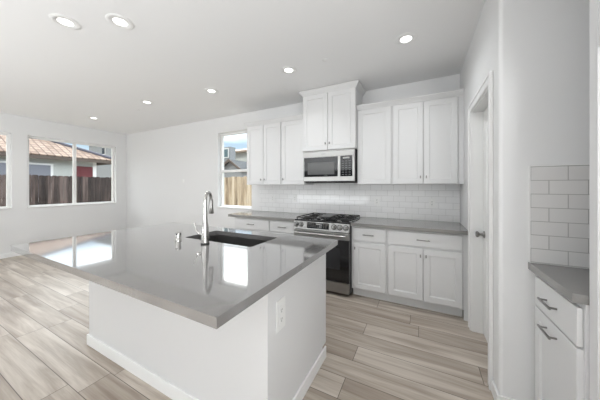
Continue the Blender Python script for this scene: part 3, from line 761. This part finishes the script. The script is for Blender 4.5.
# ------------------------------------------------------------ outdoors
gz = -.15
struct(tag(MB().box((-60, -40, gz - .2), (30, 60, gz)).build('ground', M['ground']), 'bare dirt yard outside the windows', 'ground'))
def fence(axis, c, u0, u1, top, m, label, bw=.14, seed=1, railside=1):
    rnd = random.Random(seed)
    r = thing('wood_fence', label, 'fence', ((c, (u0 + u1) / 2, gz) if axis == 'X' else ((u0 + u1) / 2, c, gz)))
    uc = (u0 + u1) / 2; n = int((u1 - u0) / bw); b = MB()
    for k in range(n):
        a = u0 + k * bw + .003 - uc; e_ = a + bw - .006; j = rnd.uniform(-.006, .006); h = top - gz + rnd.uniform(-.012, .012)
        pr = [(a, 0), (e_, 0), (e_, h - .025), (e_ - .025, h), (a + .025, h), (a, h - .025)]
        if axis == 'X': b.prism(pr, j, j + .018, 'X')
        else: b.prism(pr, j, j + .018, 'Y')
    b.build('fence_boards', m, r)
    b = MB()
    for zz in (.25, .95, 1.62):
        if axis == 'X': b.box((-.05 * railside, u0 - uc, zz), (-.008 * railside, u1 - uc, zz + .09))
        else: b.box((u0 - uc, .025, zz), (u1 - uc, .065, zz + .09))
    b.build('fence_rail', m, r)
    p = u0 + .6
    while p < u1:
        if axis == 'X': MB().box((-.14 * railside, p - uc - .045, 0), (-.05 * railside, p - uc + .045, top - gz - .03)).build('fence_post', m, r)
        else: MB().box((p - uc - .045, .065, 0), (p - uc + .045, .155, top - gz - .03)).build('fence_post', m, r)
        p += 2.4
    return r
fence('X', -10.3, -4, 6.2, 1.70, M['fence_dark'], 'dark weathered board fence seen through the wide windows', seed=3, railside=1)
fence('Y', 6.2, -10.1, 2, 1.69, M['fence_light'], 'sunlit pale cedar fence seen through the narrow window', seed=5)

struct(MB().box((-7.2, -7.0, 2.55), (1.45, YF - T, 2.75)).build('added_sun_blocker', M['vinyl']))  # unseen cover, added to keep sun and high sky out of the rear opening
# neighbour's house with a hip roof of clay tile
hx, hy, he = -12.95, 5.55, 2.50
H1 = thing('neighbour_house', 'pale stucco house with clay tile hip roof behind the dark fence', 'house', (hx - 3, 0, gz))
cx_ = hx - 3
MB().box((hx - 6 - cx_, -8, 0), (hx - cx_, hy - .35, he - gz - .0)).build('wall', M['stucco'], H1)
ex, ey = -12.62, 5.82; t_ = 2.45
def hip(ex, ey, y_lo, t, z0, slope, th, cx, m, parent):
    b = MB(); bm = b.bm; zr = z0 + slope * t
    for dz in (0,):
        A = (ex - cx, ey, z0 - gz); B = (ex - cx, y_lo, z0 - gz); C_ = (ex - t - cx, y_lo, zr - gz); D = (ex - t - cx, ey - t, zr - gz)
        E_ = (ex - 2 * t - cx, ey, z0 - gz); F_ = (ex - 2 * t - cx, y_lo, z0 - gz)
        up = [bm.verts.new(v) for v in (A, B, C_, D, E_, F_)]; dn = [bm.verts.new((v[0], v[1], v[2] - th)) for v in (A, B, C_, D, E_, F_)]
        for v in (up, dn):
            bm.faces.new((v[0], v[1], v[2], v[3])); bm.faces.new((v[0], v[3], v[4])); bm.faces.new((v[3], v[2], v[5], v[4]))
        for i, j in ((0, 1), (1, 2), (2, 5), (5, 4), (4, 0)): bm.faces.new((up[i], up[j], dn[j], dn[i]))
    return b.build('roof', m, parent)
hip(ex, ey, -8.2, t_, 2.57, .45, .05, cx_, M['rooftile'], H1)
b = MB().tube([(ex - t_ - cx_, -8.2, 2.57 + .45 * t_ - gz + .02), (ex - t_ - cx_, ey - t_, 2.57 + .45 * t_ - gz + .02), (ex - cx_, ey, 2.57 - gz + .03)], .07, 8)
b.build('ridge_cap', mat('dark_ridge', (.10, .10, .13), .8), H1)
MB().box((ex - .03 - cx_, -8.2, 2.40 - gz), (ex - cx_, ey, 2.535 - gz)).box((ex - 2 - cx_, ey - .03, 2.40 - gz), (ex - cx_, ey, 2.535 - gz)).build('fascia', M['fascia'], H1)
MB().box((hx - cx_, 4.50, .1), (hx + .03 - cx_, 5.08, 2.22 - gz)).build('red_shutter', M['red'], H1)
wf = MB().box((hx - cx_, 2.4, 1.0), (hx + .04 - cx_, 3.82, 2.25 - gz)).build('window', M['vinyl'], H1)
MB().box((hx + .035 - cx_, 2.48, 1.08), (hx + .05 - cx_, 3.08, 2.18 - gz)).box((hx + .035 - cx_, 3.14, 1.08), (hx + .05 - cx_, 3.74, 2.18 - gz)).build('pane', M['lilac'], wf)
MB().box((hx - cx_, hy - .47, 0), (hx + .03 - cx_, hy - .34, he - gz - .06)).build('corner_board', M['vinyl'], H1)

H2 = thing('neighbour_house', 'tall grey house far behind the clay tile roof', 'house', (-23, 13.25, gz))
MB().box((-3, -3.3, 0), (2.5, 6, 5.2)).build('wall', M['greyst'], H2)
MB().box((-3.2, -3.5, 5.2), (2.7, 6.2, 5.32)).build('roof', M['fascia'], H2)
wf = MB().box((-.6, -3.36, 4.15), (-.1, -3.3, 4.75)).build('window', M['vinyl'], H2)
MB().box((-.55, -3.38, 4.2), (-.15, -3.355, 4.7)).build('pane', M['bglass'], wf)

H3 = thing('neighbour_house', 'grey gabled house just beyond the cedar fence', 'house', (-11.4, 12, gz))
MB().prism([(-2.6, 0), (.95, 0), (.95, 2.62), (0, 3.24), (-1.2, 2.45), (-2.6, 2.45)], 0, 1.6, 'Y').build('wall', M['greyst'], H3)
b = MB()
b.prism([(0, 3.24), (0, 3.33), (1.15, 2.57), (1.15, 2.48)], -.2, 1.6, 'Y').prism([(0, 3.24), (0, 3.33), (-1.4, 2.41), (-1.4, 2.32)], -.2, 1.6, 'Y')
b.build('roof', mat('dark_shingle', (.06, .065, .07), .9), H3)
b = MB()
b.prism([(0, 3.18), (0, 3.35), (1.17, 2.58), (1.17, 2.41)], -.25, -.2, 'Y').prism([(0, 3.18), (0, 3.35), (-1.42, 2.42), (-1.42, 2.25)], -.25, -.2, 'Y')
b.build('fascia', M['fascia'], H3)
MB().box((-4, 1.601, 0), (-1.62, 2.2, 4.56)).build('upper_wall', M['greyst'], H3)
wf = MB().box((-2.25, 1.54, 3.72), (-1.72, 1.60, 4.44)).build('window', M['vinyl'], H3)
MB().box((-2.19, 1.525, 3.78), (-1.78, 1.545, 4.38)).build('pane', mat('teal_pane', (.10, .16, .18), .2), wf)

H4 = thing('neighbour_house', 'long light stucco house with tan tile roof beyond the gabled one', 'house', (-14, 22, gz))
MB().box((-14, 0, 0), (16, 8, 5.62)).build('wall', M['stucco'], H4)
b = MB().prism([(-.6, 5.6), (-.6, 5.75), (4, 6.85), (8.6, 5.75), (8.6, 5.6)], -14.4, 16.4, 'X'); b.build('roof', M['rooftan'], H4)
